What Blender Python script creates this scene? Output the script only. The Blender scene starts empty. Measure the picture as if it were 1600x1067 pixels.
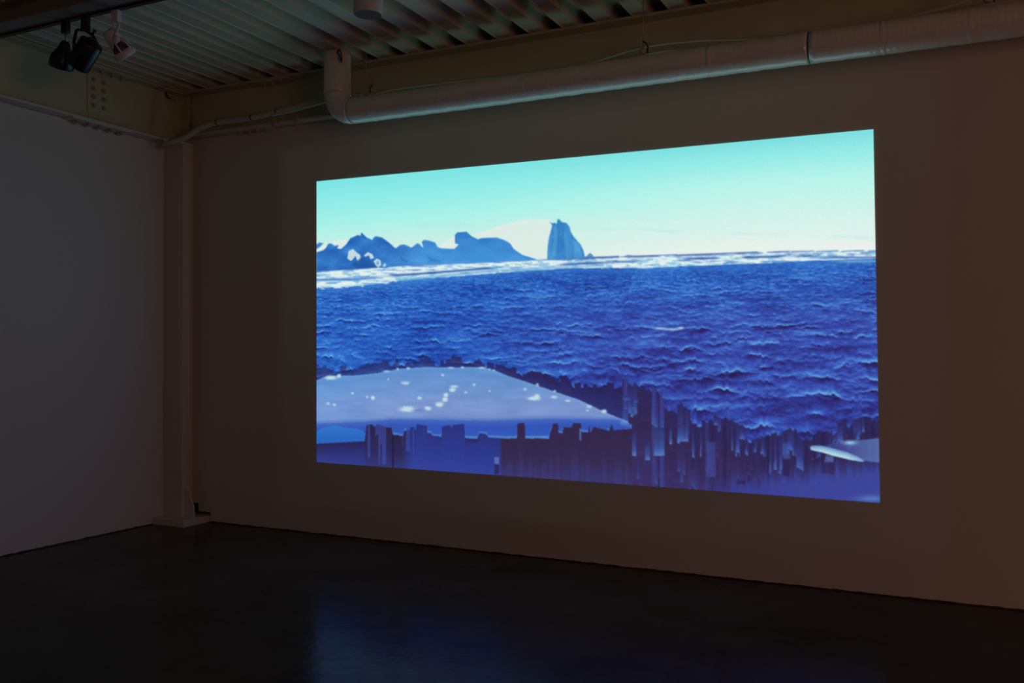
import bpy, bmesh, math, random
import numpy as np
from mathutils import Vector, Matrix

sc = bpy.context.scene
C = sc.collection
random.seed(7)

# ------------------------------------------------------------------ camera
F_PX = 1419.285
cam_d = bpy.data.cameras.new('camera'); cam = bpy.data.objects.new('camera', cam_d); C.objects.link(cam)
cam_d.sensor_width = 36.0; cam_d.lens = F_PX / 1600 * 36.0; cam_d.clip_start = 0.05
cam.location = (6.2689, -6.03, 1.5)
cam.rotation_euler = (math.radians(90 + 0.6225), 0, math.radians(26.0227))
sc.camera = cam

# ------------------------------------------------------------------ world, view, lights
w = bpy.data.worlds.new('world'); sc.world = w; w.use_nodes = True
bg = w.node_tree.nodes['Background']
bg.inputs['Color'].default_value = (0.92, 1.0, 0.98, 1); bg.inputs['Strength'].default_value = 0.032
vs = sc.view_settings
vs.view_transform = 'Standard'; vs.look = 'None'; vs.gamma = 1; vs.use_curve_mapping = False
vs.exposure = 0.0
PICTURE_GAIN = 1.0

# warm glow of the neighbouring rooms beyond the open side of the gallery
def area(name, loc, target, size, col, power):
    d = bpy.data.lights.new(name, 'AREA'); d.shape = 'RECTANGLE'; d.size, d.size_y = size
    d.color = col; d.energy = power
    o = bpy.data.objects.new(name, d); C.objects.link(o); o.location = loc
    o.rotation_euler = (Vector(target) - Vector(loc)).to_track_quat('-Z', 'Y').to_euler()
    return o
area('neighbour_room_glow', (11.8, -7.0, 1.6), (6.0, 0.0, 1.2), (2.4, 2.4), (1.0, 0.44, 0.34), 50.0)

# the projector's black level: a faint grey rectangle a little larger than the picture
LENS = (3.62, -4.85, 3.36)
def spill(x0, x1, z0, z1, power):
    d = bpy.data.lights.new('projector_black_level', 'POINT'); d.energy = power; d.color = (0.86, 1.0, 0.90); d.shadow_soft_size = 0.012
    d.use_nodes = True; nt = d.node_tree; N = nt.nodes; L = nt.links; em = N['Emission']
    g = N.new('ShaderNodeNewGeometry'); sp = N.new('ShaderNodeSeparateXYZ'); L.new(g.outputs['Incoming'], sp.inputs[0])
    out = None
    for ax, lo, hi in (('X', x0-LENS[0], x1-LENS[0]), ('Z', z0-LENS[2], z1-LENS[2])):
        q = N.new('ShaderNodeMath'); q.operation = 'DIVIDE'; L.new(sp.outputs[ax], q.inputs[0]); L.new(sp.outputs['Y'], q.inputs[1])
        for v, a, b_ in ((lo, -1, 1), (hi, 1, -1)):
            v = v/-LENS[1]
            mr = N.new('ShaderNodeMapRange'); mr.inputs[1].default_value = v-0.012; mr.inputs[2].default_value = v+0.012
            mr.inputs[3].default_value = 0.0 if a < 0 else 1.0; mr.inputs[4].default_value = 1.0 if a < 0 else 0.0
            L.new(q.outputs[0], mr.inputs[0])
            if out is None: out = mr.outputs[0]
            else:
                m_ = N.new('ShaderNodeMath'); m_.operation = 'MULTIPLY'; L.new(out, m_.inputs[0]); L.new(mr.outputs[0], m_.inputs[1]); out = m_.outputs[0]
    # only towards the wall (+y)
    L.new(out, em.inputs['Strength'])
    o = bpy.data.objects.new('projector_black_level', d); C.objects.link(o); o.location = LENS
    return o
spill(1.15, 6.2, 0.25, 3.215, 7.0)

# ------------------------------------------------------------------ mesh helpers
def link(name, me, mat=None, parent=None, smooth=False):
    o = bpy.data.objects.new(name, me); C.objects.link(o)
    if mat is not None and len(me.materials) == 0: me.materials.append(mat)
    if parent is not None: o.parent = parent
    if smooth:
        for p in me.polygons: p.use_smooth = True
    return o
def obj(name, bm, mat, parent=None, smooth=False):
    bmesh.ops.recalc_face_normals(bm, faces=bm.faces[:])
    me = bpy.data.meshes.new(name); bm.to_mesh(me); bm.free()
    return link(name, me, mat, parent, smooth)
def box(bm, x0, x1, y0, y1, z0, z1):
    v = [bm.verts.new((x, y, z)) for x in (x0, x1) for y in (y0, y1) for z in (z0, z1)]
    for f in ((0,1,3,2),(4,6,7,5),(0,4,5,1),(2,3,7,6),(0,2,6,4),(1,5,7,3)):
        bm.faces.new([v[i] for i in f])
    return v
def bbox(bm, x0, x1, y0, y1, z0, z1, bev=0.004, seg=2):
    v = box(bm, x0, x1, y0, y1, z0, z1)
    ed = set(e for q in v for e in q.link_edges)
    bmesh.ops.bevel(bm, geom=list(ed), offset=bev, segments=seg, affect='EDGES', profile=0.6)
def frame_of(d):
    d = d.normalized(); a = Vector((0,0,1)) if abs(d.z) < 0.95 else Vector((1,0,0))
    r = d.cross(a).normalized(); return r, r.cross(d).normalized()
def tube(bm, pts, rad, n=12, caps=True):
    pts = [Vector(p) for p in pts]; rings = []
    rr = rad if hasattr(rad, '__len__') else [rad]*len(pts)
    prev = None
    for i, p in enumerate(pts):
        d = (pts[min(i+1, len(pts)-1)] - pts[max(i-1, 0)])
        d.normalize()
        if prev is None: r, u = frame_of(d)
        else:
            r = prev - d*prev.dot(d); r.normalize(); u = r.cross(d).normalized()
        prev = r
        rings.append([bm.verts.new(p + (r*math.cos(2*math.pi*k/n) + u*math.sin(2*math.pi*k/n))*rr[i]) for k in range(n)])
    for a, b in zip(rings, rings[1:]):
        for k in range(n): bm.faces.new((a[k], a[(k+1)%n], b[(k+1)%n], b[k]))
    if caps: bm.faces.new(rings[0][::-1]); bm.faces.new(rings[-1])
def lathe(bm, prof, org, axis, n=32):
    """prof: (distance along axis, radius) pairs; closed at both ends when radius is 0"""
    org = Vector(org); axis = Vector(axis).normalized(); r, u = frame_of(axis); rings = []
    for t, ra in prof:
        c = org + axis*t
        if ra < 1e-6: rings.append([bm.verts.new(c)])
        else: rings.append([bm.verts.new(c + (r*math.cos(2*math.pi*k/n) + u*math.sin(2*math.pi*k/n))*ra) for k in range(n)])
    for a, b in zip(rings, rings[1:]):
        for k in range(n):
            q = (k+1) % n
            if len(a) == 1 and len(b) == 1: continue
            if len(a) == 1: bm.faces.new((a[0], b[k], b[q]))
            elif len(b) == 1: bm.faces.new((a[k], a[q], b[0]))
            else: bm.faces.new((a[k], a[q], b[q], b[k]))
def prism(bm, poly, ax, lo, hi):
    """extrude a 2D outline along axis ax (0,1,2)"""
    def P(a, b, c):
        return {0: (c, a, b), 1: (a, c, b), 2: (a, b, c)}[ax]
    A = [bm.verts.new(P(a, b, lo)) for a, b in poly]; B = [bm.verts.new(P(a, b, hi)) for a, b in poly]
    bm.faces.new(A); bm.faces.new(B[::-1])
    for i in range(len(poly)):
        j = (i+1) % len(poly); bm.faces.new((A[i], A[j], B[j], B[i]))
def spline(pts, n=8):
    P = [Vector(p) for p in pts]; out = []
    for i in range(len(P)-1):
        p0 = P[max(i-1,0)]; p1 = P[i]; p2 = P[i+1]; p3 = P[min(i+2, len(P)-1)]
        for k in range(n):
            t = k/n
            out.append(0.5*((2*p1) + (p2-p0)*t + (2*p0-5*p1+4*p2-p3)*t*t + (3*p1-p0-3*p2+p3)*t**3))
    out.append(P[-1]); return out
def empty(name, loc=(0,0,0)):
    o = bpy.data.objects.new(name, None); C.objects.link(o); o.location = loc; o.empty_display_size = 0.1
    return o
def tag(o, label, cat, group=None):
    o['label'] = label; o['category'] = cat
    if group: o['group'] = group
    return o
def struct(o, label=None):
    o['kind'] = 'structure'
    if label: o['label'] = label
    return o

# ------------------------------------------------------------------ materials
def mat(name, col, rough=0.6, metal=0.0, var=0.0, scale=8.0, bump=0.0, bscale=60.0, spec=0.5, stretch=(1,1,1)):
    m = bpy.data.materials.new(name); m.use_nodes = True
    nt = m.node_tree; N = nt.nodes; L = nt.links; b = N['Principled BSDF']
    b.inputs['Roughness'].default_value = rough; b.inputs['Metallic'].default_value = metal
    b.inputs['Specular IOR Level'].default_value = spec
    b.inputs['Base Color'].default_value = (*col, 1)
    tc = N.new('ShaderNodeTexCoord'); mp = N.new('ShaderNodeMapping'); mp.inputs['Scale'].default_value = stretch
    L.new(tc.outputs['Object'], mp.inputs['Vector'])
    if var > 0:
        nz = N.new('ShaderNodeTexNoise'); nz.inputs['Scale'].default_value = scale; nz.inputs['Detail'].default_value = 6
        L.new(mp.outputs['Vector'], nz.inputs['Vector'])
        mx = N.new('ShaderNodeMix'); mx.data_type = 'RGBA'
        mx.inputs[6].default_value = (*[c*(1-var) for c in col], 1); mx.inputs[7].default_value = (*[min(1, c*(1+var)) for c in col], 1)
        L.new(nz.outputs['Fac'], mx.inputs[0]); L.new(mx.outputs[2], b.inputs['Base Color'])
    if bump > 0:
        nb = N.new('ShaderNodeTexNoise'); nb.inputs['Scale'].default_value = bscale; nb.inputs['Detail'].default_value = 4
        L.new(mp.outputs['Vector'], nb.inputs['Vector'])
        bp = N.new('ShaderNodeBump'); bp.inputs['Strength'].default_value = bump; bp.inputs['Distance'].default_value = 0.01
        L.new(nb.outputs['Fac'], bp.inputs['Height']); L.new(bp.outputs['Normal'], b.inputs['Normal'])
    return m

def wall_material():
    m = mat('white_wall_paint', (0.65, 0.61, 0.54), 0.75, var=0.03, scale=1.2, bump=0.12, bscale=140, spec=0.25)
    nt = m.node_tree; N = nt.nodes; L = nt.links; b = N['Principled BSDF']
    src = b.inputs['Base Color'].links[0].from_socket
    # ragged dark edge painted in place of the shadow gap under the wall
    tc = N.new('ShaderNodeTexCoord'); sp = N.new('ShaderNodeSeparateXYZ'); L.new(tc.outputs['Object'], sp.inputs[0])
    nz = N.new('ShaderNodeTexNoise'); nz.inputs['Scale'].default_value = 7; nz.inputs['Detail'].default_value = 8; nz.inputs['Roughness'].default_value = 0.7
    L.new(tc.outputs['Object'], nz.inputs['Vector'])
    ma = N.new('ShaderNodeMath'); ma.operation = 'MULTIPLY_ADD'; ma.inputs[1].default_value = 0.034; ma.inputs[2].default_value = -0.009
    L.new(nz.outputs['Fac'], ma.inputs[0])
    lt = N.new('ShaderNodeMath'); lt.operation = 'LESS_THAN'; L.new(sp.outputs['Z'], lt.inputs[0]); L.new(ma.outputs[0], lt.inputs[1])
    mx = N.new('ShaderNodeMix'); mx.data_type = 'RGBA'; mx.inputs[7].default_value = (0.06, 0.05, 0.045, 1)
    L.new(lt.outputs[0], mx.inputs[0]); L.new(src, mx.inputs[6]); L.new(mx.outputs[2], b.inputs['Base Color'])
    return m
def floor_material():
    m = bpy.data.materials.new('polished_dark_concrete'); m.use_nodes = True
    nt = m.node_tree; N = nt.nodes; L = nt.links; b = N['Principled BSDF']
    tc = N.new('ShaderNodeTexCoord')
    n1 = N.new('ShaderNodeTexNoise'); n1.inputs['Scale'].default_value = 1.3; n1.inputs['Detail'].default_value = 9; n1.inputs['Roughness'].default_value = 0.65; n1.inputs['Distortion'].default_value = 0.6
    L.new(tc.outputs['Object'], n1.inputs['Vector'])
    cr = N.new('ShaderNodeValToRGB'); e = cr.color_ramp.elements
    e[0].position = 0.32; e[0].color = (0.024, 0.020, 0.015, 1); e[1].position = 0.72; e[1].color = (0.085, 0.070, 0.052, 1)
    L.new(n1.outputs['Fac'], cr.inputs[0]); L.new(cr.outputs[0], b.inputs['Base Color'])
    n2 = N.new('ShaderNodeTexNoise'); n2.inputs['Scale'].default_value = 5; n2.inputs['Detail'].default_value = 8; n2.inputs['Roughness'].default_value = 0.7
    L.new(tc.outputs['Object'], n2.inputs['Vector'])
    mr = N.new('ShaderNodeMapRange'); mr.inputs[1].default_value = 0.3; mr.inputs[2].default_value = 0.75; mr.inputs[3].default_value = 0.10; mr.inputs[4].default_value = 0.30
    L.new(n2.outputs['Fac'], mr.inputs[0]); L.new(mr.outputs[0], b.inputs['Roughness'])
    n3 = N.new('ShaderNodeTexNoise'); n3.inputs['Scale'].default_value = 26; n3.inputs['Detail'].default_value = 5
    L.new(tc.outputs['Object'], n3.inputs['Vector'])
    bp = N.new('ShaderNodeBump'); bp.inputs['Strength'].default_value = 0.045; bp.inputs['Distance'].default_value = 0.02
    L.new(n3.outputs['Fac'], bp.inputs['Height']); L.new(bp.outputs['Normal'], b.inputs['Normal'])
    b.inputs['Specular IOR Level'].default_value = 0.045
    return m
def wrap_material():
    m = mat('white_pipe_wrap', (0.80, 0.77, 0.66), 0.22, var=0.08, scale=4, bump=0.12, bscale=70, spec=0.9)
    nt = m.node_tree; N = nt.nodes; L = nt.links; b = N['Principled BSDF']
    tc = N.new('ShaderNodeTexCoord'); wv = N.new('ShaderNodeTexWave'); wv.bands_direction = 'X'
    wv.inputs['Scale'].default_value = 9; wv.inputs['Distortion'].default_value = 2.5; wv.inputs['Detail'].default_value = 3
    L.new(tc.outputs['Object'], wv.inputs['Vector'])
    bp = N.new('ShaderNodeBump'); bp.inputs['Strength'].default_value = 0.10; bp.inputs['Distance'].default_value = 0.01
    L.new(wv.outputs['Fac'], bp.inputs['Height'])
    L.new(b.inputs['Normal'].links[0].from_socket, bp.inputs['Normal']); L.new(bp.outputs['Normal'], b.inputs['Normal'])
    return m
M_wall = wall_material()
M_floor = floor_material()
M_wrap = wrap_material()
M_deck = mat('galvanised_deck_paint', (0.58, 0.50, 0.36), 0.45, var=0.10, scale=3, bump=0.05, bscale=40, stretch=(1, 0.15, 1))
M_beam = mat('cream_steel_paint', (0.53, 0.50, 0.31), 0.5, var=0.12, scale=3.5, bump=0.05, bscale=50)
M_col = mat('offwhite_steel_paint', (0.66, 0.59, 0.50), 0.55, var=0.06, scale=3, bump=0.05, bscale=70)
M_dark = mat('unlit_void_board', (0.03, 0.028, 0.026), 0.9)
M_black = mat('black_lamp_enamel', (0.012, 0.012, 0.013), 0.35, var=0.1, scale=20)
M_trackwhite = mat('white_lamp_enamel', (0.70, 0.67, 0.68), 0.4, var=0.04, scale=20)
M_reflector = mat('lamp_glass_grey', (0.10, 0.09, 0.11), 0.15)
M_baffle = mat('downlight_baffle_grey', (0.16, 0.11, 0.11), 0.9, spec=0.05)
M_cable = mat('pale_cable_sheath', (0.50, 0.47, 0.38), 0.5, var=0.08, scale=20)
M_tie = mat('black_cable_tie', (0.02, 0.02, 0.02), 0.5)
M_wire = mat('steel_hanger_wire', (0.45, 0.43, 0.40), 0.4, metal=0.6)
M_brown = mat('brown_secondary_beam', (0.24, 0.22, 0.19), 0.55, var=0.1, scale=3)
M_bolt = mat('cream_painted_bolt', (0.42, 0.34, 0.25), 0.5)

# ------------------------------------------------------------------ the room shell
X1, Y0 = 13.0, -10.5
DECK = 3.80
bm = bmesh.new(); box(bm, -0.4, X1, Y0, 0.5, -0.12, 0.0)
struct(obj('floor', bm, M_floor))

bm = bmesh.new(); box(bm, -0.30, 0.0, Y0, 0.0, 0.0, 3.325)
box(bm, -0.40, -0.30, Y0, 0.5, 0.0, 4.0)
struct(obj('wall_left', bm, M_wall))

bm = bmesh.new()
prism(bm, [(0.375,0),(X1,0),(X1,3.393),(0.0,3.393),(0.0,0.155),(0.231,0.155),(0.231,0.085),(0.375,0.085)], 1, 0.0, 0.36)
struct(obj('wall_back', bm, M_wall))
bm = bmesh.new(); box(bm, -0.30, X1, 0.36, 0.5, 0.0, 4.0)  # added slab, blocks outside light; near-black colour stands for the unlit void
struct(obj('wall_cavity_blocker', bm, M_dark))

# steel deck ceiling: one trapezoid rib per panel
PITCH = 0.259
ceil = struct(empty('ceiling', (0, 0, DECK)))
prof = [(0,0),(0.003,-0.007),(0.010,-0.007),(0.013,0),(0.118,0),(0.146,0.078),(0.231,0.078),(PITCH,0.0)]
th = 0.003
bm = bmesh.new()
lo = []; hi = []
for s, y in ((0, Y0), (1, 0.36)):
    lo.append([bm.verts.new((x, y, z)) for x, z in prof]); hi.append([bm.verts.new((x, y, z+th)) for x, z in prof])
for i in range(len(prof)-1):
    bm.faces.new((lo[0][i], lo[0][i+1], lo[1][i+1], lo[1][i])); bm.faces.new((hi[0][i], hi[1][i], hi[1][i+1], hi[0][i+1]))
for s in (0, 1):
    for i in range(len(prof)-1): bm.faces.new((lo[s][i], hi[s][i], hi[s][i+1], lo[s][i+1]))
for i in (0, len(prof)-1): bm.faces.new((lo[0][i], lo[1][i], hi[1][i], hi[0][i]))
bmesh.ops.recalc_face_normals(bm, faces=bm.faces[:])
me_rib = bpy.data.meshes.new('deck_rib'); bm.to_mesh(me_rib); bm.free(); me_rib.materials.append(M_deck)
first = 2.073 - 0.118 - 9*PITCH
k = 0
while first + k*PITCH < X1:
    o = link('deck_rib', me_rib, None, ceil); o.location = (first + k*PITCH, 0, 0); k += 1
# ------------------------------------------------------------------ steel frame
def bolt_mesh(name, r, h):
    b = bmesh.new()
    hexa = [(r*math.cos(math.pi/3*i), r*math.sin(math.pi/3*i)) for i in range(6)]
    prism(b, hexa, 2, 0, h); lathe(b, [(h, 0.0), (h+0.0001, r*0.55), (h*1.6, r*0.5), (h*1.6, 0)], (0,0,0), (0,0,1), 10)
    bmesh.ops.recalc_face_normals(b, faces=b.faces[:])
    me = bpy.data.meshes.new(name); b.to_mesh(me); b.free(); me.materials.append(M_bolt); return me
ME_BOLT = bolt_mesh('bolt', 0.019, 0.016)
def put_bolt(parent, loc, rot):
    o = link('bolt', ME_BOLT, None, parent); o.location = loc; o.rotation_euler = rot; return o

# beam above the left wall
lb = tag(empty('steel_beam', (0, -1, 3.325)), 'cream steel beam with bolted splice above the bare side wall', 'beam')
OFF = Vector(lb.location)
def lbx(name, *a, m=M_beam):
    b = bmesh.new(); box(b, *a)
    bmesh.ops.translate(b, verts=b.verts[:], vec=-OFF); return obj(name, b, m, lb)
lbx('web', 0.004, 0.016, Y0, -0.002, 3.345, 3.78)
lbx('lower_flange', -0.0, 0.12, Y0, -0.002, 3.327, 3.345, m=M_col)
lbx('upper_flange', -0.1, 0.12, Y0, -0.002, 3.78, 3.799)
lbx('splice_plate', 0.016, 0.025, -0.995, -0.79, 3.42, 3.735)
lbx('end_stiffener', 0.016, 0.115, -0.016, -0.003, 3.345, 3.78)
for y in (-0.945, -0.847):
    for k in range(4): put_bolt(lb, Vector((0.025, y, 3.69 - k*0.069)) - OFF, (0, math.pi/2, 0))
lbx('flange_splice_plate', 0.002, 0.118, -1.20, -0.62, 3.316, 3.327, m=M_col)
for i in range(5):
    put_bolt(lb, Vector((0.085, -1.13 + i*0.105, 3.316)) - OFF, (math.pi, 0, 0))
    put_bolt(lb, Vector((0.035, -1.13 + i*0.105, 3.316)) - OFF, (math.pi, 0, 0))
for i in range(4): put_bolt(lb, Vector((0.065, -1.02 + i*0.09, 3.345)) - OFF, (0, 0, 0))
lbx('upper_splice_plate', 0.03, 0.118, -1.05, -0.62, 3.769, 3.78)
for i in range(4): put_bolt(lb, Vector((0.075, -1.0 + i*0.1, 3.769)) - OFF, (math.pi, 0, 0))

# beam above the projection wall
bb = tag(empty('steel_beam', (6, 0.02, 3.393)), 'long cream steel beam above the projection wall, behind the white pipe', 'beam')
OFF2 = Vector(bb.location)
def bbx(name, *a, m=M_beam):
    b = bmesh.new(); box(b, *a)
    bmesh.ops.translate(b, verts=b.verts[:], vec=-OFF2); return obj(name, b, m, bb)
bbx('web', 0.018, X1, 0.02, 0.034, 3.413, 3.78)
bbx('lower_flange', 0.125, X1, -0.10, 0.14, 3.395, 3.413, m=M_col)
bbx('upper_flange', 0.125, X1, -0.10, 0.14, 3.78, 3.799)
bbx('flange_splice_plate', 0.72, 1.10, -0.095, -0.01, 3.386, 3.395, m=M_col)
for i in range(4): put_bolt(bb, Vector((0.77 + i*0.09, -0.06, 3.386)) - OFF2, (math.pi, 0, 0))
bbx('upper_splice_plate', 0.95, 1.30, -0.095, 0.01, 3.77, 3.78)
for i in range(3): put_bolt(bb, Vector((1.02 + i*0.09, -0.06, 3.77)) - OFF2, (math.pi, 0, 0))
for x in (1.17, 1.40):    # small beam clamps
    b = bmesh.new(); bbox(b, x-0.016, x+0.016, -0.118, -0.07, 3.38, 3.43, 0.004)
    tube(b, [(x, -0.105, 3.37), (x, -0.105, 3.445)], 0.006, 8)
    bmesh.ops.translate(b, verts=b.verts[:], vec=-OFF2); obj('beam_clamp', b, M_bolt, bb)

# secondary beam with the lighting track under it
sb = tag(empty('secondary_beam', (4, -2.07, 3.66)), 'dark brown secondary beam under the deck carrying the lighting track', 'beam')
OFF3 = Vector(sb.location)
def sbx(name, *a):
    b = bmesh.new(); box(b, *a); bmesh.ops.translate(b, verts=b.verts[:], vec=-OFF3); return obj(name, b, M_brown, sb)
sbx('web', 0.125, X1, -2.085, -2.075, 3.672, 3.788)
sbx('lower_flange', 0.125, X1, -2.155, -2.005, 3.66, 3.672)
sbx('upper_flange', 0.125, X1, -2.155, -2.005, 3.788, 3.799)
b = bmesh.new(); bbox(b, 0.15, X1-0.1, -2.022, -1.988, 3.645, 3.6598, 0.002, 1)
tag(obj('lighting_track', b, M_black), 'thin black lighting track fixed under the dark secondary beam', 'track')

# corner column
co = tag(empty('steel_column', (0.12, -0.13, 0)), 'off-white steel corner column on a low base plinth', 'column')
OFF4 = Vector(co.location)
def cpart(name, b, m=M_col):
    bmesh.ops.translate(b, verts=b.verts[:], vec=-OFF4); return obj(name, b, m, co)
b = bmesh.new(); box(b, 0.003, 0.212, -0.178, -0.088, 0.056, 3.325); cpart('shaft', b)
b = bmesh.new(); box(b, 0.003, 0.16, -0.088, -0.002, 0.056, 3.325); cpart('back_web', b)
b = bmesh.new(); bbox(b, 0.001, 0.367, -0.305, 0.20, 0.0, 0.040, 0.004); cpart('base_plinth', b)
b = bmesh.new(); bbox(b, 0.004, 0.360, -0.298, 0.20, 0.040, 0.056, 0.003); cpart('base_plate', b)
b = bmesh.new(); prism(b, [(0.212,0.056),(0.318,0.056),(0.314,0.15),(0.245,0.29),(0.235,0.30),(0.212,0.30)], 1, -0.142, -0.126); cpart('gusset', b)
b = bmesh.new(); box(b, 0.003, 0.24, -0.235, -0.088, 3.305, 3.325); cpart('cap_plate', b)

# ------------------------------------------------------------------ insulated pipe
pp = tag(empty('insulated_pipe', (4, -0.36, 3.322)), 'white wrapped insulated pipe running above the projection and turning up into the deck', 'pipe')
OFF5 = Vector(pp.location); PY = -0.36; PZ = 3.322; PR = 0.095; PXR = 2.005
def ppart(name, b, m=M_wrap, smooth=True):
    bmesh.ops.translate(b, verts=b.verts[:], vec=-OFF5); return obj(name, b, m, pp, smooth)
def run(xa, xb, r):
    n = max(2, int((xb-xa)/0.03)); pts = []; rr = []
    for i in range(n+1):
        x = xa + (xb-xa)*i/n
        z = PZ + 0.012*math.exp(-((x-1.9)/1.0)**2) - 0.004*math.sin(x*1.1)
        pts.append((x, PY, z)); rr.append(r*(1 + 0.012*math.sin(x*37) + 0.010*math.sin(x*91+1)))
    return pts, rr
b = bmesh.new(); p_, r_ = run(PXR+0.14, 5.486, PR); tube(b, p_, r_, 40); ppart('horizontal_run', b)
b = bmesh.new(); p_, r_ = run(5.494, 10.5, PR); tube(b, p_, r_, 40); ppart('horizontal_run', b)
b = bmesh.new(); p_, r_ = run(5.482, 5.498, PR*0.985); tube(b, p_, [PR*0.985]*len(p_), 40); ppart('joint_band', b, M_tie)
b = bmesh.new(); pts = []
cx, cz = PXR+0.14, PZ+0.01+0.14
for i in range(17):
    a = math.pi/2*i/16
    pts.append((cx - 0.14*math.sin(a), PY, cz - 0.14*math.cos(a)))
tube(b, pts, PR*1.01, 40); ppart('elbow', b)
b = bmesh.new(); tube(b, [(PXR, PY, cz + (DECK-0.009-cz)*i/14) for i in range(15)], [0.103*(1+0.01*math.sin(i*2.1)) for i in range(15)], 40); ppart('riser', b)
for x in (2.35, 2.95, 3.62, 4.9, 5.9, 6.35):      # overlapped tape edges
    b = bmesh.new(); zz = PZ - 0.004*math.sin(x*1.1) + 0.012*math.exp(-((x-1.9)/1.0)**2)
    tube(b, [(x+t*0.004, PY, zz) for t in range(-3, 4)], [PR*1.016]*7, 40); ppart('tape_seam', b)

# hanger rod and clamps
def hanger(x, y, z0, z1, r, label):
    t = tag(empty('hanger_rod', (x, y, z0)), label, 'hanger')
    b = bmesh.new(); tube(b, [(0,0,0),(0,0,z1-z0)], r, 8); obj('rod', b, M_wire, t, True)
    b = bmesh.new(); lathe(b, [(0,0),(0.001,0.022),(0.03,0.024),(0.034,0.012),(0.05,0.008),(0.05,0)], (0,0,-0.01), (0,0,1), 14); obj('saddle', b, M_cable, t, True)
    b = bmesh.new(); tube(b, [(0.03,0.0,-0.012),(0.034,-0.005,0.03),(0.022,-0.008,0.055),(0.0,-0.004,0.07)], 0.005, 6); obj('clip', b, M_tie, t, True)
    return t
hanger(4.45, PY, PZ+PR+0.030, DECK+0.074, 0.004, 'thin steel hanger rod with clip holding the pipe at mid length')
hanger(6.44, PY, PZ+PR+0.030, DECK-0.001, 0.018, 'thick pale hanger rod on the pipe beyond the projection')
b = bmesh.new(); tube(b, spline([(2.13,-0.16,3.876),(2.131,-0.162,3.74),(2.129,-0.165,3.66)], 4), 0.005, 6)
tag(obj('loose_wire', b, M_wire, None, True), 'short loose wire hanging from the deck beside the pipe riser', 'wire')
b = bmesh.new(); tube(b, spline([(2.085,-0.435,3.79),(2.077,-0.455,3.765),(2.105,-0.465,3.73),(2.12,-0.46,3.68),(2.117,-0.46,3.74),(2.097,-0.455,3.775)], 6), 0.005, 6)
tag(obj('tie_wire', b, M_tie, None, True), 'looped black tie wire at the top of the pipe riser', 'wire')

# ------------------------------------------------------------------ cables
def cable(name, pts, r, label, cat='cable', m=M_cable, n=10, group=None):
    b = bmesh.new(); tube(b, spline(pts, 8), r, n); return tag(obj(name, b, m, None, True), label, cat, group)
zt = PZ + PR
CY = PY + 0.06
def pc(L, y): return [(x, y, zt+dz) for x, dz in L]
cable('pipe_top_cable', pc([(2.16,.012),(2.32,.04),(2.5,.055),(3.0,.045),(3.6,.028),(4.0,.03),(4.43,.085),(4.8,.075),(5.2,.03),(5.8,.012),(6.2,.045),(6.50,.085),(7.2,.06),(8.4,.03),(10.4,.03)], CY), 0.009,
      'pale cable arching over the pipe hanger, uppermost of the pipe cables')
cable('pipe_top_cable', pc([(2.16,-.02),(2.4,.012),(3.0,.008),(3.7,.0),(4.1,.012),(4.48,.05),(4.75,.035),(5.2,.0),(6.0,.012),(6.5,.042),(7.2,.012),(10.4,.012)], CY+0.035), 0.008,
      'pale cable under the uppermost cable along the back of the pipe')
t = tag(empty('cable_tie', (2.325, PY-0.01, zt+0.034)), 'crossed cable tie on top of the pipe near its elbow', 'cable tie')
b = bmesh.new(); tube(b, [(-0.03,-0.01,0.05),(0.035,0.0,-0.006)], 0.008, 8); obj('strap', b, M_cable, t, True)
b = bmesh.new(); tube(b, [(-0.01,0,0.0),(0.0,-0.012,0.03),(0.012,0,0.055)], 0.005, 8); obj('tail', b, M_tie, t, True)

cd = empty('cable_duct', (0.5, -0.2, 3.4)); tag(cd, 'pale flexible cable duct from the corner column along the beam to the pipe', 'cable duct')
OFF6 = Vector(cd.location)
path = [(0.135,-0.32,3.287),(0.24,-0.31,3.30),(0.36,-0.28,3.335),(0.47,-0.25,3.40),(0.62,-0.22,3.44),(0.85,-0.20,3.445),(1.05,-0.19,3.452),(1.25,-0.17,3.475),(1.45,-0.15,3.495),(1.64,-0.15,3.51),(1.85,-0.15,3.525),(2.1,-0.16,3.50)]
b = bmesh.new(); sp_ = spline(path, 8); tube(b, [p-OFF6 for p in sp_], [0.024 + 0.0012*math.sin(i*2.0) for i in range(len(sp_))], 14); obj('hose', b, M_cable, cd, True)
for i in (33, 46, 56):
    b = bmesh.new(); d = (sp_[i+1]-sp_[i]).normalized()*0.004; tube(b, [sp_[i]-OFF6-d, sp_[i]-OFF6+d], 0.0268, 14); obj('tie', b, M_tie, cd, True)
b = bmesh.new(); bbox(b, 0.09-0.5, 0.135-0.5, -0.345+0.2, -0.295+0.2, 3.258-3.4, 3.318-3.4, 0.004); obj('end_socket', b, M_bolt, cd)
for pts_, rr_ in (([(1.22,-0.205,3.44),(1.40,-0.19,3.455),(1.6,-0.18,3.478),(1.85,-0.18,3.50),(2.1,-0.19,3.48)], 0.011), ([(0.03,-0.19,3.74),(0.12,-0.19,3.728),(0.30,-0.205,3.645),(0.45,-0.22,3.54),(0.58,-0.245,3.468)], 0.008)):
    b = bmesh.new(); tube(b, [p-OFF6 for p in spline(pts_, 8)], rr_, 10); obj('thin_cable', b, M_cable, cd, True)
b = bmesh.new(); tube(b, spline([(0.025,-0.19,3.775),(0.04,-0.20,3.76),(0.05,-0.19,3.735),(0.045,-0.17,3.73)], 5), 0.008, 8)
tag(obj('cable_grommet', b, M_tie, None, True), 'small black cable grommet on the bolted splice beam near the corner column', 'grommet')

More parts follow.
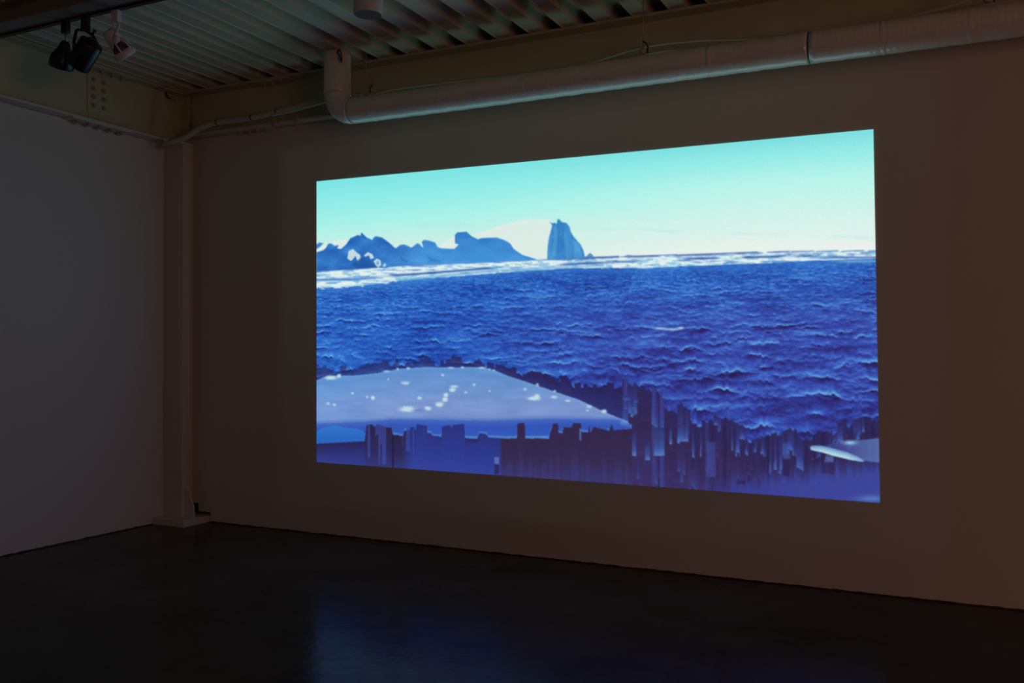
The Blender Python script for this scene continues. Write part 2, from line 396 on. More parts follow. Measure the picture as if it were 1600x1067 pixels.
# ------------------------------------------------------------------ pendant cylinder and track lights
pl = tag(empty('cylinder_downlight', (3.089, -1.5, 3.531)), 'white cylindrical downlight hanging from the deck in front of the pipe', 'lamp')
b = bmesh.new(); lathe(b, [(0.004,0.083),(0.0,0.0845),(0.003,0.0865),(0.012,0.088),(0.262,0.088),(0.266,0.084),(0.266,0)], (0,0,0), (0,0,1), 40); obj('housing', b, M_trackwhite, pl, True)
b = bmesh.new(); lathe(b, [(0.002,0.0),(0.002,0.083),(0.010,0.083),(0.010,0.0)], (0,0,0), (0,0,1), 40); obj('baffle', b, M_baffle, pl)
b = bmesh.new(); lathe(b, [(0.266,0),(0.266,0.03),(0.2685,0.03),(0.2685,0)], (0,0,-0.007), (0,0,1), 20); obj('ceiling_mount', b, M_trackwhite, pl, True)

def adapter(parent, m, w=0.028, h=0.074):
    b = bmesh.new(); bbox(b, -w, w, -0.017, 0.017, -h, 0.0, 0.006, 2); return obj('track_adapter', b, m, parent)
TZ = 3.6452
def dirv(a, b_, c): return (Vector((0.899,0.439,0))*a + Vector((0,0,1))*b_ + Vector((-0.439,0.899,0))*c).normalized()   # across, up, away
# 1: black bell-shaped spotlight
t = tag(empty('track_spotlight', (1.065, -2.005, TZ)), 'black bell-shaped track spotlight beside the barrel spotlight', 'spotlight', 'spotlights on the lighting track')
adapter(t, M_black, 0.0275, 0.072)
b = bmesh.new(); tube(b, [(0.004,0,-0.072),(0.006,0,-0.10),(0.004,0,-0.135)], [0.009,0.008,0.010], 10); obj('stem', b, M_wire, t, True)
ax = dirv(-0.34, -0.90, 0.35)
b = bmesh.new()
lathe(b, [(-0.03,0),(-0.028,0.018),(-0.012,0.030),(0.02,0.038),(0.04,0.050),(0.075,0.070),(0.11,0.078),(0.140,0.077),(0.148,0.074),(0.10,0.066),(0.06,0.02),(0.06,0)], Vector((-0.006,0,-0.150)), ax, 32)
obj('lamp_head', b, M_black, t, True)
b = bmesh.new(); lathe(b, [(0,0),(0.0,0.014),(0.02,0.014),(0.022,0)], Vector((-0.006,0,-0.150)) + ax*0.06 + dirv(1,-.3,-.1)*0.055, dirv(1,0.1,-0.2), 12); obj('knob', b, M_black, t, True)
# 2: black barrel spotlight
t = tag(empty('track_spotlight', (1.252, -2.005, TZ)), 'black barrel track spotlight in a U-shaped yoke, between the other two', 'spotlight', 'spotlights on the lighting track')
adapter(t, M_black, 0.027, 0.080)
ax = dirv(-0.66, -0.75, 0.30); sid = dirv(0.75, -0.66, 0)
cen = dirv(1,0,0)*-0.003 + Vector((0,0,-0.236))
b = bmesh.new()
lathe(b, [(-0.112,0),(-0.112,0.034),(-0.094,0.038),(-0.092,0.068),(-0.085,0.072),(0.085,0.074),(0.096,0.072),(0.098,0.066),(0.06,0.062),(0.05,0)], cen, ax, 36)
obj('lamp_head', b, M_black, t, True)
def P2(a, z, c): return dirv(1,0,0)*a + Vector((0,0,z)) + dirv(0,0,1)*c
b = bmesh.new()
tube(b, [P2(0.03,-0.083,0), P2(-0.02,-0.083,-0.01), P2(-0.042,-0.085,-0.02), P2(-0.046,-0.10,-0.03), P2(-0.046,-0.17,-0.055), P2(-0.04,-0.22,-0.07)], 0.0095, 8)
tube(b, [P2(0.0,-0.083,0), P2(0.03,-0.10,0.02), P2(0.044,-0.125,0.045), P2(0.047,-0.165,0.062), P2(0.04,-0.22,0.07)], 0.0095, 8)
obj('yoke', b, M_black, t, True)
b = bmesh.new(); tube(b, [P2(0.035,-0.108,0.0), P2(0.052,-0.104,-0.005), P2(0.066,-0.083,-0.008)], [0.011,0.008,0.010], 8); obj('wing_knob', b, M_black, t, True)
# 3: white open-backed spotlight
t = tag(empty('track_spotlight', (1.530, -2.005, TZ)), 'white open-backed ring track spotlight hanging from the track', 'spotlight', 'spotlights on the lighting track')
adapter(t, M_trackwhite, 0.029, 0.072)
cen = dirv(1,0,0)*-0.020 + Vector((0,0,-0.170)); ax = dirv(0.44, -0.72, 0.52)
b = bmesh.new(); lathe(b, [(-0.052,0),(-0.05,0.028),(-0.038,0.042),(0.0,0.048),(0.035,0.047),(0.04,0.03),(0.04,0)], cen, ax, 28); obj('lamp_socket', b, M_trackwhite, t, True)
b = bmesh.new(); lathe(b, [(0.04,0.0),(0.042,0.028),(0.075,0.052),(0.09,0.060),(0.092,0.0)], cen, ax, 28); obj('reflector_bulb', b, M_reflector, t, True)
r, u = frame_of(ax)
b = bmesh.new(); lathe(b, [(0.088,0.064),(0.090,0.0695),(0.128,0.071),(0.134,0.067),(0.134,0.060),(0.096,0.061),(0.088,0.064)], cen, ax, 36); obj('front_ring', b, M_trackwhite, t, True)
for k in range(6):
    a = 2*math.pi*(k+0.3)/6; d = r*math.cos(a) + u*math.sin(a)
    b = bmesh.new(); tube(b, [cen + ax*0.02 + d*0.047, cen + ax*0.05 + d*0.060, cen + ax*0.10 + d*0.067], 0.006, 6); obj('cage_strut', b, M_trackwhite, t, True)
b = bmesh.new(); tube(b, spline([(0.012,0.0,-0.072),(0.024,0.0,-0.10),(0.030,-0.02,-0.14),(0.036,-0.035,-0.175),(0.044,-0.03,-0.20)], 5), 0.0085, 8); obj('bracket', b, M_trackwhite, t, True)
b = bmesh.new(); lathe(b, [(-0.012,0),(-0.012,0.017),(0.012,0.017),(0.012,0)], Vector((0.040,-0.03,-0.19)), Vector((0.6,-0.8,0)), 14); obj('pivot_knob', b, M_trackwhite, t, True)
b = bmesh.new()
for dx in (0, 0.012): tube(b, spline([(-0.012+dx,0,-0.072),(-0.024+dx,-0.005,-0.10),(-0.030+dx,0,-0.138)], 4), 0.003, 6)
obj('lamp_wire', b, M_wire, t, True)

# ------------------------------------------------------------------ projector hung from the deck
pj = tag(empty('projector', (LENS[0], LENS[1]-0.30, LENS[2])), 'white video projector hung from the deck facing the projection', 'projector')
b = bmesh.new(); bbox(b, -0.21, 0.21, -0.17, 0.17, -0.08, 0.08, 0.02, 3); obj('housing', b, M_trackwhite, pj)
b = bmesh.new(); lathe(b, [(0.165,0.05),(0.25,0.05),(0.255,0.046),(0.25,0.040),(0.20,0.036),(0.20,0)], (0,0,0), (0,1,0), 28); obj('lens', b, M_black, pj, True)
b = bmesh.new(); tube(b, [(0,0,0.08),(0,0,DECK-0.008-LENS[2])], 0.022, 14); obj('ceiling_pole', b, M_trackwhite, pj, True)
b = bmesh.new(); bbox(b, -0.08, 0.08, -0.08, 0.08, 0.075, 0.09, 0.004); obj('mount_plate', b, M_trackwhite, pj)

# ------------------------------------------------------------------ the projected picture
NX, NY = 880, 500
TL, TR, BL, BR = [np.array(q) for q in ((1.528,2.905),(5.8176,2.876),(1.5347,0.5885),(5.8465,0.5678))]
uu, vv = np.meshgrid(np.linspace(0, 1, NX), np.linspace(0, 1, NY))          # v runs downwards
PX = (TL[0]*(1-uu)+TR[0]*uu)*(1-vv) + (BL[0]*(1-uu)+BR[0]*uu)*vv
PZZ = (TL[1]*(1-uu)+TR[1]*uu)*(1-vv) + (BL[1]*(1-uu)+BR[1]*uu)*vv
# sketch coordinates of the picture's drawing: a fixed linear-fractional map of the wall plane
_w = np.array([-math.sin(math.radians(26.0227))*math.cos(math.radians(.6225)), math.cos(math.radians(26.0227))*math.cos(math.radians(.6225)), math.sin(math.radians(.6225))])
_r = np.array([math.cos(math.radians(26.0227)), math.sin(math.radians(26.0227)), 0]); _u = np.cross(_r, _w)
D = np.stack([PX-6.2689, np.full_like(PX, 6.03), PZZ-1.5], -1)
zz = D@_w; X = 800+F_PX*(D@_r)/zz; Y = 533.5-F_PX*(D@_u)/zz

rng = np.random.default_rng(11)
def vnoise(x, y, seed):
    g = np.random.default_rng(seed).random((256, 256)).astype(np.float32)
    xi = np.floor(x).astype(int); yi = np.floor(y).astype(int); fx = x-xi; fy = y-yi
    fx = fx*fx*(3-2*fx); fy = fy*fy*(3-2*fy)
    a = g[yi % 256, xi % 256]; b_ = g[yi % 256, (xi+1) % 256]; c = g[(yi+1) % 256, xi % 256]; d = g[(yi+1) % 256, (xi+1) % 256]
    return (a*(1-fx)+b_*fx)*(1-fy) + (c*(1-fx)+d*fx)*fy
def fbm(x, y, seed, o=3):
    s = 0; a = 0.5; t = 0
    for i in range(o): s = s + a*vnoise(x*2**i, y*2**i, seed+i); t += a; a *= 0.55
    return s/t
def sstep(a, b_, x):
    t = np.clip((x-a)/(b_-a), 0, 1); return t*t*(3-2*t)
def inside(poly):
    return sum(_inside(poly, a, b_) for a, b_ in ((-.35,-.15),(.15,-.35),(.35,.15),(-.15,.35)))/4.0
def _inside(poly, ox, oy):
    m = np.zeros(X.shape); n = len(poly)
    xs = [q[0] for q in poly]; ys = [q[1] for q in poly]
    s = (X >= min(xs)-1) & (X <= max(xs)+1) & (Y >= min(ys)-1) & (Y <= max(ys)+1)
    x = X[s]+ox; y = Y[s]+oy; r = np.zeros(x.shape, bool)
    for i in range(n):
        x0, y0 = poly[i]; x1, y1 = poly[(i+1) % n]
        if y0 == y1: continue
        c = ((y0 > y) != (y1 > y)) & (x < (x1-x0)*(y-y0)/(y1-y0)+x0); r ^= c
    m[s] = r; return m
def line(pts, x=None):
    x = X if x is None else x
    return np.interp(x, [q[0] for q in pts], [q[1] for q in pts])
IMG = np.zeros(X.shape+(3,))
def rgb(*c): return np.array(c, float)
def mix(mask, col):
    global IMG
    m = np.clip(np.asarray(mask, float), 0, 1)[..., None]; IMG = IMG*(1-m) + np.asarray(col)*m
def ramp(t, stops):
    ts = [s[0] for s in stops]; return np.stack([np.interp(t, ts, [s[1][i] for s in stops]) for i in range(3)], -1)

# sky
hor = line([(495,424),(620,415),(838,405),(914,403),(1080,398),(1200,394),(1380,392)])
top = line([(495,284),(1365,202)])
ts = (Y-top)/(hor-top)
skyL = ramp(ts, [(0,(124,228,228)),(.22,(142,235,231)),(.5,(170,241,232)),(.75,(200,239,228)),(1,(216,237,228))])
skyR = ramp(ts, [(0,(124,222,224)),(.15,(148,234,230)),(.38,(184,244,234)),(.62,(205,243,234)),(.85,(222,242,235)),(1,(236,241,237))])
k = sstep(600, 1250, X)[..., None]
IMG = skyL*(1-k) + skyR*k
mix(0.35*np.exp(-((Y-line([(495,350),(800,353),(1367,372)]))/3.0)**2)*sstep(.45,.7,fbm(X/70, Y/9, 5)), (165,228,226))

# sea
SEA = line([(495,449),(560,446),(620,438),(680,433),(760,427),(838,421),(900,418),(1000,418),(1060,415.5),(1150,412.5),(1251,407),(1380,403)])
dy = np.maximum(Y-SEA, 0)
tex = fbm(X/9, Y/2.6, 200, 3); big = fbm(X/130, Y/26, 230, 3); mid = fbm(X/34, Y/7, 215, 3)
dep = sstep(0, 240, dy)
kx = sstep(620, 1050, X)
val = 0.48 + (tex-.5)*(0.95-0.5*dep) + (mid-.5)*0.55 + (big-.5)*0.55 - 0.10*dep
# thousands of little crests, far to near: dark trough above, brightening to a pale lip, then an abrupt dark edge
ry = np.random.default_rng(77)
yg = np.linspace(0, 1, NY); row_of = lambda yy, c: int(np.searchsorted(Y[:, c], yy))
N_W = 3000
stp = np.repeat(ry.uniform(-1, 1, NX), 4)[:NX]*.6 + np.repeat(ry.uniform(-1, 1, NX), 9)[:NX]*.4     # dragged columns step the lips
tq = np.sort((1/(1/1.6 - ry.random(N_W)*(1/1.6-1/14.0)) - 1.6)/0.042)     # as many crests as fit at each distance
for q in tq:
    c = int(ry.integers(0, NX)); s0 = SEA[0, c] + 4 + q
    if s0 > 716: continue
    d_ = s0-SEA[0, c]; sc_ = 1.5 + 0.042*d_
    W_ = sc_*ry.uniform(3.0, 9.5); H_ = sc_*ry.uniform(.65, 1.5)
    a0 = max(0, int(c-W_*1.05)); a1_ = min(NX, int(c+W_*1.05)+1)
    rr0 = row_of(s0, c); e0 = max(0, rr0-int(H_*1.6)-3); e1 = min(NY, rr0+int(H_*1.4)+4)
    if e1-e0 < 2 or a1_-a0 < 2: continue
    xs = (X[e0:e1, a0:a1_]-X[rr0 if rr0 < NY else NY-1, c])/W_
    ph1, ph2 = ry.uniform(0, 6.28, 2); am = ry.uniform(.15, .5)
    yb = s0 + H_*(am*np.sin(xs*2.2+ph1) + .16*np.sin(xs*7+ph2) + .10*np.sin(xs*15+ph1*3)) + ry.uniform(-.02,.05)*W_*xs + H_*.20*stp[None, a0:a1_]
    t2 = (Y[e0:e1, a0:a1_]-yb)/H_                      # 0 on the lip, negative above
    env = np.clip(1-np.abs(xs)**2.2, 0, 1)
    am2 = ry.uniform(.45, 1.0)
    above = np.where((t2 <= 0) & (t2 > -1.3), np.clip(1+t2/1.3, 0, 1), 0)
    v0 = val[e0:e1, a0:a1_]
    tgt = 0.14 + 0.54*above + 0.30*am2*np.exp(-((t2+.12)/.15)**2)*env
    w_ = np.sqrt(env)*(above > 0)*(0.35+.65*above)*(.5+.5*am2)
    v0 = v0*(1-w_) + tgt*w_
    under = np.where((t2 > 0) & (t2 < 1.15), 1-t2/1.15, 0)*env*am2
    val[e0:e1, a0:a1_] = v0*(1-under*.85) + (-0.06)*under*.85
val = val + (fbm(X/5, Y/2.2, 260, 2)-.5)*(.20+.25*sstep(90,0,dy)) + (fbm(X/60, Y/14, 270, 3)-.5)*.35
val = val + 0.03 - 0.05*sstep(80, 280, dy) + 0.05*sstep(700, 500, X)
val = 0.44 + (val-0.38)*1.42
far = ramp(val, [(-.1,(30,52,138)),(.25,(32,78,170)),(.55,(46,110,200)),(1.0,(86,158,222))])
near = ramp(val, [(-.1,(38,28,84)),(.15,(46,42,114)),(.4,(52,68,162)),(.7,(68,108,198)),(1.05,(98,164,222))])
near2 = ramp(val, [(-.1,(26,30,98)),(.15,(30,50,138)),(.4,(38,86,184)),(.7,(56,120,208)),(1.05,(98,180,230))])
nr = near*kx[..., None] + near2*(1-kx[..., None])
k_ = (0.15+.85*sstep(0, 110, dy))[..., None]
sea = far*(1-k_) + nr*k_
mix(Y > SEA-1, sea)
# streak of pale water below the ice edge
mix(0.45*np.exp(-((Y-SEA-4)/7.0)**2)*(Y > SEA), (62,126,208))

# pack ice strip
mix((Y > hor-1) & (Y <= SEA), (52,104,186))
t_ = (Y-hor)/np.maximum(SEA-hor, 1)
nz = fbm(X/9, Y/2.1, 300, 3)
mix((Y > hor) & (Y < SEA+1.0)*1, (150,200,226)*np.ones(3))
mix(((Y > hor) & (Y < SEA+1)) * sstep(.36,.52,nz), (224,240,238))
mix(((Y > hor) & (Y < SEA+1)) * 0.65*sstep(.60,.72,fbm(X/26, Y/1.9, 320, 3)), (70,120,196))
mix(np.exp(-((Y-line([(495,424),(620,415.5),(700,412),(838,406),(914,404)]))/1.3)**2)*(X < 930)*0.8, (66,112,188))
mix(np.exp(-((Y-line([(495,437.5),(560,436),(600,433)]))/2.2)**2)*(X < 600)*sstep(600,570,X)*.85, (70,128,206))
mix(np.exp(-((Y-line([(560,443),(640,436),(760,424),(900,417)]))/2.4)**2)*sstep(560,640,X)*sstep(960,860,X)*.7, (104,170,218))
mix(np.exp(-((Y-line([(495,436),(560,434),(640,429),(760,419.5),(900,412.5),(960,409),(1060,405),(1240,400)]))/1.7)**2)*sstep(.35,.55,fbm(X/60, Y/40, 340, 2))*0.9, (44,82,166))
mix(np.exp(-((Y-line([(914,403),(1080,398.5),(1150,396),(1300,391)]))/1.6)**2)*(X > 905)*sstep(1320,1140,X)*0.8*sstep(.3,.45,fbm(X/26,Y/30,345,2)), (76,96,160))
mix(np.exp(-((Y-line([(1130,404),(1290,402.8),(1380,402)]))/1.6)**2)*sstep(1250,1310,X)*0.9, (66,104,178))
mix(np.exp(-((Y-line([(1280,409),(1380,408)]))/2.0)**2)*sstep(1285,1330,X)*0.7, (130,186,222))
mix(((Y > SEA-3) & (Y < SEA+3))*sstep(.5,.62,fbm(X/9, Y/2.0, 350, 2))*(X < 620)*0.9, (214,236,238))
mix(np.exp(-((X-782)/1.8)**2-((Y-424)/1.8)**2), (220,240,238))

# white berg faces behind
wcol = rgb(222,236,230)
for poly in ([(684,386),(697,376),(711,368),(711,380),(718,384),(714,390),(690,389)],
             [(737,369),(760,360),(790,350),(815,343.5),(828,341.5),(858,343),(866,347),(858,371),(856,405),(830,407),(800,392),(776,373)],
             [(495,396),(497,390),(507,382),(513,379),(527,375),(545,374),(541,384),(533,391),(507,393)]):
    mix(inside(poly)*0.9, wcol)
# blue bergs
top_l = [(495,394),(505,391),(509,388),(513,381),(517,380),(523,384),(530,383),(527,388),(533,389),(541,382),(548,372),(560,367),(563,369),(565,363),(573,371),(582,375),(584,371),(588,369),(597,371),(608,379),(617,387),(619,388),(625,383),(632,382),(641,386),(643,387),(652,380),(655,381),(660,386),(662,387),(659,378),(663,375),(671,376),(680,379),(684,386),(690,388),(710,389),(717,382),(711,380),(711,367),(715,363),(729,362),(737,369),(747,374),(753,372),(776,371),(788,375),(797,380),(803,389),(816,398),(838,405)]
m_b = inside(top_l + [(838,406),(760,410),(620,416),(495,424)])
tone = fbm(X/26, Y/14, 400, 4)
tb = np.clip((Y-363)/58, 0, 1)
bc = ramp(np.clip(tb*.5+tone*.6-.1, 0, 1), [(0,(50,118,194)),(.5,(66,144,214)),(1,(98,172,228))])
bl = ramp(np.clip(tone, 0, 1), [(.2,(36,92,172)),(.6,(50,118,198)),(.9,(66,140,212))])
kk = sstep(690, 560, X)[..., None]
mix(m_b, bc*(1-kk)+bl*kk)
mix(inside([(493,383),(499,379),(506,380),(500,386),(495,389)]), (70,130,200))
for poly in ([(545,392),(552,389),(557,394),(563,398),(564,404),(559,409),(556,400),(549,408),(543,404)],
             [(569,399),(575,394),(582,397),(585,403),(579,405),(577,399),(571,401)],
             [(584,408),(589,404),(595,407),(596,414),(591,418),(587,414)], [(598,415),(602,411),(604,415),(600,417)]):
    mix(inside(poly)*0.92, (206,226,228))
mix(np.exp(-((X-590.5)/2.2)**2-((Y-411)/3.2)**2)*.8, (90,140,196))
mix(inside([(565,402),(576,406),(585,412),(590,418),(560,420),(548,414)])*.55, (30,84,150))
mix(inside([(625,397),(630,405),(638,408),(636,411),(626,406)])*.5, (40,100,184))
mix(inside([(665,396),(675,404),(690,408),(688,411),(672,408)])*.35, (40,100,184))
# tall berg
tall = [(858,346),(863,349),(866,348),(870,350),(871,343),(874,342.5),(878,347),(885,348),(890,354),(892,362),(896,369),(903,377),(908,383),(912,392),(914,401),(914,404),(855,405),(856,385),(858,371),(861,360),(863,352)]
tt = fbm(X/5, Y/30, 420, 3)*.6 + fbm(X/16, Y/16, 430, 3)*.4
mix(inside(tall), ramp(tt, [(.2,(46,108,178)),(.5,(60,136,202)),(.85,(88,164,218))]))
mix(inside([(866,356),(869,352),(871,372),(868,402),(863,402)])*.35, (110,180,224))
mix(inside([(893,372),(905,384),(911,395),(912,403),(890,403)])*.25, (110,176,224))
mix(inside([(914,402),(919,398),(922,395),(926,398),(928,401),(914,403)]), (84,140,200))
mix(inside([(976,400),(980,398.5),(988,399),(990,401),(976,402)]), (84,130,190))

# ice chips in open water
for cx, cy, rx, ry in ((1032,513,10,2.0),(1050,514.5,14,1.8),(1064,512.5,5,2.0),(640,433,3,1.5)):
    mix(np.exp(-(((X-cx)/rx)**2+((Y-cy)/ry)**2)**2)*(.5+.6*tex), (176,214,228))

# dark band around the floe, and the wedge to its right
FT = line([(495,594),(505,590),(513,588),(530,587),(548,587),(560,586),(590,583),(605,580),(625,576),(640,575),(670,573),(700,574),(730,573.5),(755,574),(772,578),(793.6,587),(815,594),(839,602),(868,612),(905,624.5),(925,634),(944,643),(965,652),(981,658),(986,670)])
def strips(width_lo, width_hi, seed):
    r = np.random.default_rng(seed); e = [440.0]
    while e[-1] < 1420: e.append(e[-1]+r.uniform(width_lo, width_hi))
    return np.searchsorted(np.array(e), X), r
si, r = strips(2.5, 11, 5)
jit = r.uniform(-1, 1, 600)[si]
up = line([(495,577),(545,576),(600,566),(700,563),(760,567),(800,580),(860,590),(900,600),(935,602),(1010,602)]) + jit*6 + (vnoise(X/9, Y*0, 7)-.5)*8
g = (Y-up)/np.maximum(FT-up, 2)
mix((Y > up)*(Y < FT+1)*(X < 985)*(0.62+.35*sstep(600,860,X)), ramp(np.clip(g,0,1), [(0,(40,34,84)),(1,(48,50,112))]))

# streak zone on the right: columns dragged downwards
ub = line([(930,603),(975,604),(1010,603),(1022,610),(1040,628),(1060,640),(1085,650),(1100,655),(1150,668),(1180,682),(1200,684),(1232,674),(1262,690),(1290,680),(1310,668),(1335,650),(1380,648)])
bot = line([(495,722),(1375,785.4)])
NS = 1400
si, r = strips(1.2, 5.5, 9); sj, r2 = strips(7, 26, 31)
drop = r.uniform(-2.5, 3.0, NS)[si] + r2.uniform(-9, 9, NS)[sj]; on = r.random(NS)[si]*.35 + r2.random(NS)[sj]*.65; ht = r.random(NS)[si]
l1 = (r2.uniform(8, 66, NS)[sj] + r.uniform(-4, 5, NS)[si])*(1 + .5*sstep(1080, 990, X)); l1 = np.maximum(l1, 5)
l2 = r2.random(NS)[sj]*.6 + r.random(NS)[si]*.4
u2 = ub + drop + (vnoise(X/13, X*0, 8)-.5)*12
zone = (X > 974 + (ht-.5)*12)*(Y > u2)
dark = ramp(np.clip((Y-u2)/110, 0, 1), [(0,(46,38,86)),(.5,(52,40,80)),(1,(58,46,96))])
mix(zone*0.95, dark)
s1 = (Y-u2)/l1
col1 = ramp(np.clip(s1,0,1), [(0,(48,42,92)),(.6,(52,58,130)),(.93,(66,98,178)),(1,(84,132,200))])
mix(zone*(on > .50)*(s1 < 1)*.9, col1)
u3 = u2 + l1*(1.0+l2*.5)
l3 = 14 + 66*l2; s2 = (Y-u3)/l3
mix(zone*(on > .34)*(on < .62)*(s2 > 0)*(s2 < 1)*sstep(1260,1080,X)*.5, ramp(np.clip(s2,0,1), [(0,(50,42,86)),(.8,(58,66,138)),(1,(80,110,184))]))
mix(zone*(r.random(NS)[si] > .86)*sstep(1200,1040,X)*.55, (62,70,150))
mix(zone*(r.random(NS)[si] > .84)*.5, (40,30,70))
# bottom haze of blue
hz = line([(960,800),(1010,790),(1090,772),(1150,752),(1230,738),(1300,728),(1380,722)])
mix((X > 985)*sstep(-16, 22, Y-hz + (ht-.5)*16)*.92, ramp(sstep(1000,1350,X), [(0,(56,56,140)),(1,(62,72,158))]))
for x0, x1_, y0, y1_, c in ((1152,1165,750,756,(44,32,74)),(1223,1234,718,744,(44,34,80)),(1283,1304,723,740,(50,40,84)),(1289,1303,711,722,(88,110,170)),(1223,1234,692,717,(62,84,160)),(1168,1172,742,752,(44,34,80)),(1104,1118,690,745,(62,74,150)),(1324,1338,673,688,(46,36,80)),(1351,1358,672,688,(46,36,80))):
    mix((X > x0)*(X < x1_)*sstep(y0-2,y0+3,Y)*(Y < y1_)*.7, c)
# small lit steps around the wedge tip
for x0, x1_, y0, y1_ in ((973,985,618,625),(990,998,622,629),(976,992,634,638),(986,994,643,648),(982,994,676,712),(1008,1016,690,719),(1022,1038,668,712),(1046,1050,668,694),(1060,1072,664,690)):
    mix((X > x0)*(X < x1_)*(Y > y0)*(Y < y1_)*(.55 if y1_ < 650 else .8), ramp(np.clip((Y-y0)/(y1_-y0),0,1), [(0,(48,48,104)),(.7,(60,84,160)),(1,(92,140,204))]))

# below the floe
US = line([(495,662),(570,659),(611,655),(680,655.5),(760,657),(864,654),(967,655.5),(986,664)])
lowtop = [(495,693),(570,689),(573,664),(581,663),(586,667),(590,662),(597,665),(606,668),(612,668),(614,679),(630,681),(632,673),(641,671),(642,667),(647,667),(650,673),(652,662),(658,664),(667,665),(668,676),(674,677),(676,681),(690,682),(691,667),(702,664),(706,669),(708,664),(725,662),(727,684),(746,685.5),(749,677),(760,678),(763,683),(790,685),(808,684.5),(809,661),(820,661),(821,684.5),(858,685),(860,675),(865,662),(872,662),(873,676),(879,677),(881,667),(893,668),(896,661),(908,661.5),(909,675),(919,675.5),(921,665),(923,675.5),(927,667),(945,671),(952,673),(956,663),(959,672),(986,670)]
LT = line(lowtop)
si, r = strips(1.2, 6.5, 21)
a1 = r.random(NS)[si]; a2 = r.random(NS)[si]; a3 = r.uniform(.25, 1, NS)[si]
lowz = (Y >= LT)*(X < 988)
h_ = np.clip((Y-LT)/np.maximum(bot-LT, 5), 0, 1)
L1 = ramp(h_, [(0,(42,38,86)),(.4,(46,48,112)),(1,(50,62,140))])
L2 = ramp(h_, [(0,(44,36,74)),(.6,(46,42,90)),(1,(52,56,120))])
L3 = ramp(h_, [(0,(44,50,122)),(.5,(46,58,142)),(1,(52,66,152))])
L4 = ramp(h_, [(0,(52,40,74)),(.6,(54,44,82)),(1,(58,54,110))])
base = np.where((X < 571)[..., None], L1, np.where((X < 632)[..., None], L2, np.where((X < 783)[..., None], L3, L4)))
bl_ = sstep(625, 648, X)[..., None]*(X < 700)[..., None]
base = np.where(((X >= 612) & (X < 700))[..., None], L2*(1-bl_)+L3*bl_, base)
mix(lowz, base)
mix(lowz*(X > 572)*(X < 668)*(a1 > .72)*(h_ < a3)*.7, ramp(h_, [(0,(58,72,150)),(1,(60,76,170))]))
mix(lowz*(X > 572)*(X < 650)*(a2 > .80)*.8, (36,28,66))
mix(lowz*(X > 783)*(a1 > .6)*sstep(.3,.9,h_)*.22, (66,72,150))
mix(lowz*(X > 700)*(X < 747)*sstep(.12,0,h_)*.0, (40,36,80))
mix(lowz*(X > 725)*(X < 748)*sstep(.16,.04,h_)*.7, (46,36,84))
for x0, x1_, y0, y1_, c in ((773,780,714,725,(96,116,184)),(773,780,725,741,(48,36,84)),(905,908,670,688,(84,110,176))):
    mix((X > x0)*(X < x1_)*(Y > y0)*(Y < y1_)*.8, c)
# underside of the floe
und = (Y >= US-1)*(Y < LT)*(X < 988)
q_ = np.clip((Y-US)/28, 0, 1)
mix(und, ramp(q_, [(0,(70,104,190)),(.35,(52,84,180)),(.9,(50,88,186)),(1,(78,128,206))]))
mix(und*(LT-Y < 3.5)*(LT-US > 17)*.6, (84,140,208))
mix(inside([(495,674),(505,668),(524,664.5),(540,668),(560,670),(568,673),(571,680),(569,689),(540,691),(495,693)])*.9, ramp(np.clip((Y-664)/28,0,1), [(0,(52,124,206)),(1,(38,96,186))]))
# top of the floe
flo = (Y > FT)*(Y < US)*(X < 987)
ft = np.clip((Y-573)/85, 0, 1)
fl = ramp(ft, [(0,(92,142,206)),(.35,(108,148,206)),(.75,(124,148,206)),(1,(118,148,206))])
fl = fl + ((fbm(X/40, Y/10, 500, 4)-.5)*22)[..., None] + (sstep(640,500,X)*6)[..., None]*rgb(-1,.5,1)
mix(flo, fl)
mix(flo*sstep(7, 0, US-Y)*.55, (72,104,188))
mix(flo*sstep(6, 0, Y-FT)*.25, (112,168,216))
for cx, cy, rx, ry in ((636.7,639.3,12,4.6),(669,638,5.5,3),(687,632,6.5,4),(695.5,624,4.4,4),(697,617,3.4,3.2),(707,609,5,3),(709.6,604,6.5,2.5),(633.7,598.5,7,2.6),(656,622,4,2.6),(583,621.5,3.2,3),(573.7,620,2.2,2),(513,630.5,3.2,2),(522.7,632.4,3.2,2.2),(551,614,2.2,2),(517,590,9,3.2),(530,587,3.2,3),(692,586,2.6,2),(638,575.5,3,2),(621.5,576.5,2,2),(604,580,6,1.5),(705,574.5,5,1.3),(723,574,2.2,2),(753,574.5,5,1.6),(741,601,2.6,2),(728,613,2.6,1.5),(607,592.5,1.6,1.5),(834,622.5,10,3),(839,619,4.5,3.4),(866,620.5,5.5,2.4),(887.5,626,4,2),(921,635,4,2.6),(944,642.5,4.4,3),(867,611,2,2),(840,601,2.2,2.5),(820.5,608,2.8,2),(765,611,2,1.5),(772,578.5,1.8,1.6),(765,577,1.8,1.4),(918,641,2.6,1.5),(975,660,7,4)):
    big_ = rx > 8 or ry > 2.9
    d = ((X-cx)/rx)**2+((Y-cy)/ry)**2
    d = d*(0.55+.9*fbm(X/3.2+cx, Y/2.0+cy, 610, 2))
    mix(np.exp(-d**2)*(.95 if big_ else .75)*(1 if cx < 970 else .35), (198,226,228) if cx < 970 else (120,180,214))
mix(np.exp(-((X-655)/10)**2-((Y-641)/2)**2)*.5, (84,108,176))
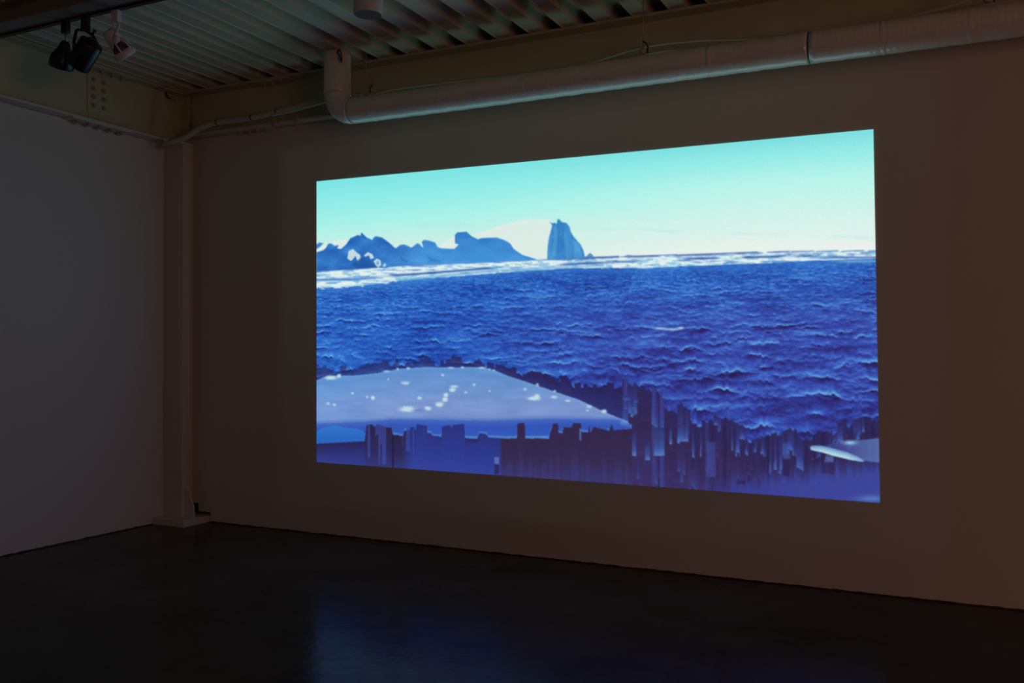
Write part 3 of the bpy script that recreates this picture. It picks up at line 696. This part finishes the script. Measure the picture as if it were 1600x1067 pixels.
# floe at the lower right
mix(inside([(1284,697),(1306,692),(1330,689),(1376,684),(1376,723),(1350,720),(1324,707),(1300,700)])*.7, ramp(sstep(1290,1376,X), [(0,(66,70,150)),(1,(98,130,196))]))
mix(inside([(1265.5,698),(1270,696),(1284,696.5),(1300,700),(1324,706.5),(1340,713),(1350.5,719.5),(1348,721.5),(1330,718.5),(1300,711.5),(1284,706.5),(1267,703)]), ramp(np.clip((Y-line([(1265,696),(1284,696.5),(1324,706.5),(1350,718)]))/9,0,1), [(0,(110,146,200)),(.5,(140,186,216)),(1,(186,222,228))]))
mix(np.exp(-((X-1328)/10)**2-((Y-691.5)/3.2)**2), (150,198,222))
mix(np.exp(-((X-1362)/22)**2-((Y-779)/5)**2)*.6, (92,150,214))
# sharp picture, then a trace of lens softness and projector grain
def blur(a):
    p = np.pad(a, ((1,1),(1,1),(0,0)), 'edge')
    h = (p[:, :-2]+2*p[:, 1:-1]+p[:, 2:])/4; return (h[:-2]+2*h[1:-1]+h[2:])/4
IMG = blur(IMG)
IMG = IMG + rng.normal(0, 1.8, IMG.shape)
s = np.clip(IMG, 0, 255)/255.0
LIN = np.where(s <= 0.04045, s/12.92, ((s+0.055)/1.055)**2.4)*PICTURE_GAIN

me = bpy.data.meshes.new('projected_image')
co_ = np.stack([PX, np.full_like(PX, -0.0025), PZZ], -1).reshape(-1, 3).astype(np.float32)
org = np.array([3.68, -0.0025, 0.578], np.float32)
nv = NX*NY; me.vertices.add(nv); me.vertices.foreach_set('co', (co_-org).ravel())
ii = (np.arange(NY-1)[:, None]*NX + np.arange(NX-1)[None, :]).ravel()
q = np.stack([ii, ii+NX, ii+NX+1, ii+1], -1).astype(np.int32)
nf = len(q); me.loops.add(nf*4); me.loops.foreach_set('vertex_index', q.ravel())
me.polygons.add(nf); me.polygons.foreach_set('loop_start', np.arange(0, nf*4, 4, dtype=np.int32))
me.update(calc_edges=True); me.validate()
at = me.color_attributes.new('picture', 'FLOAT_COLOR', 'POINT')
at.data.foreach_set('color', np.concatenate([LIN.reshape(-1, 3), np.ones((nv, 1))], 1).astype(np.float32).ravel())
m = bpy.data.materials.new('projected_light'); m.use_nodes = True; nt = m.node_tree; nt.nodes.clear()
a = nt.nodes.new('ShaderNodeVertexColor'); a.layer_name = 'picture'
e = nt.nodes.new('ShaderNodeEmission'); e.inputs['Strength'].default_value = 1.0; o_ = nt.nodes.new('ShaderNodeOutputMaterial')
nt.links.new(a.outputs['Color'], e.inputs['Color']); nt.links.new(e.outputs[0], o_.inputs['Surface'])
po = link('projected_image', me, m); po.location = org
tag(po, 'bright projected video of blue sea, icebergs and an ice floe on the wall', 'projection')
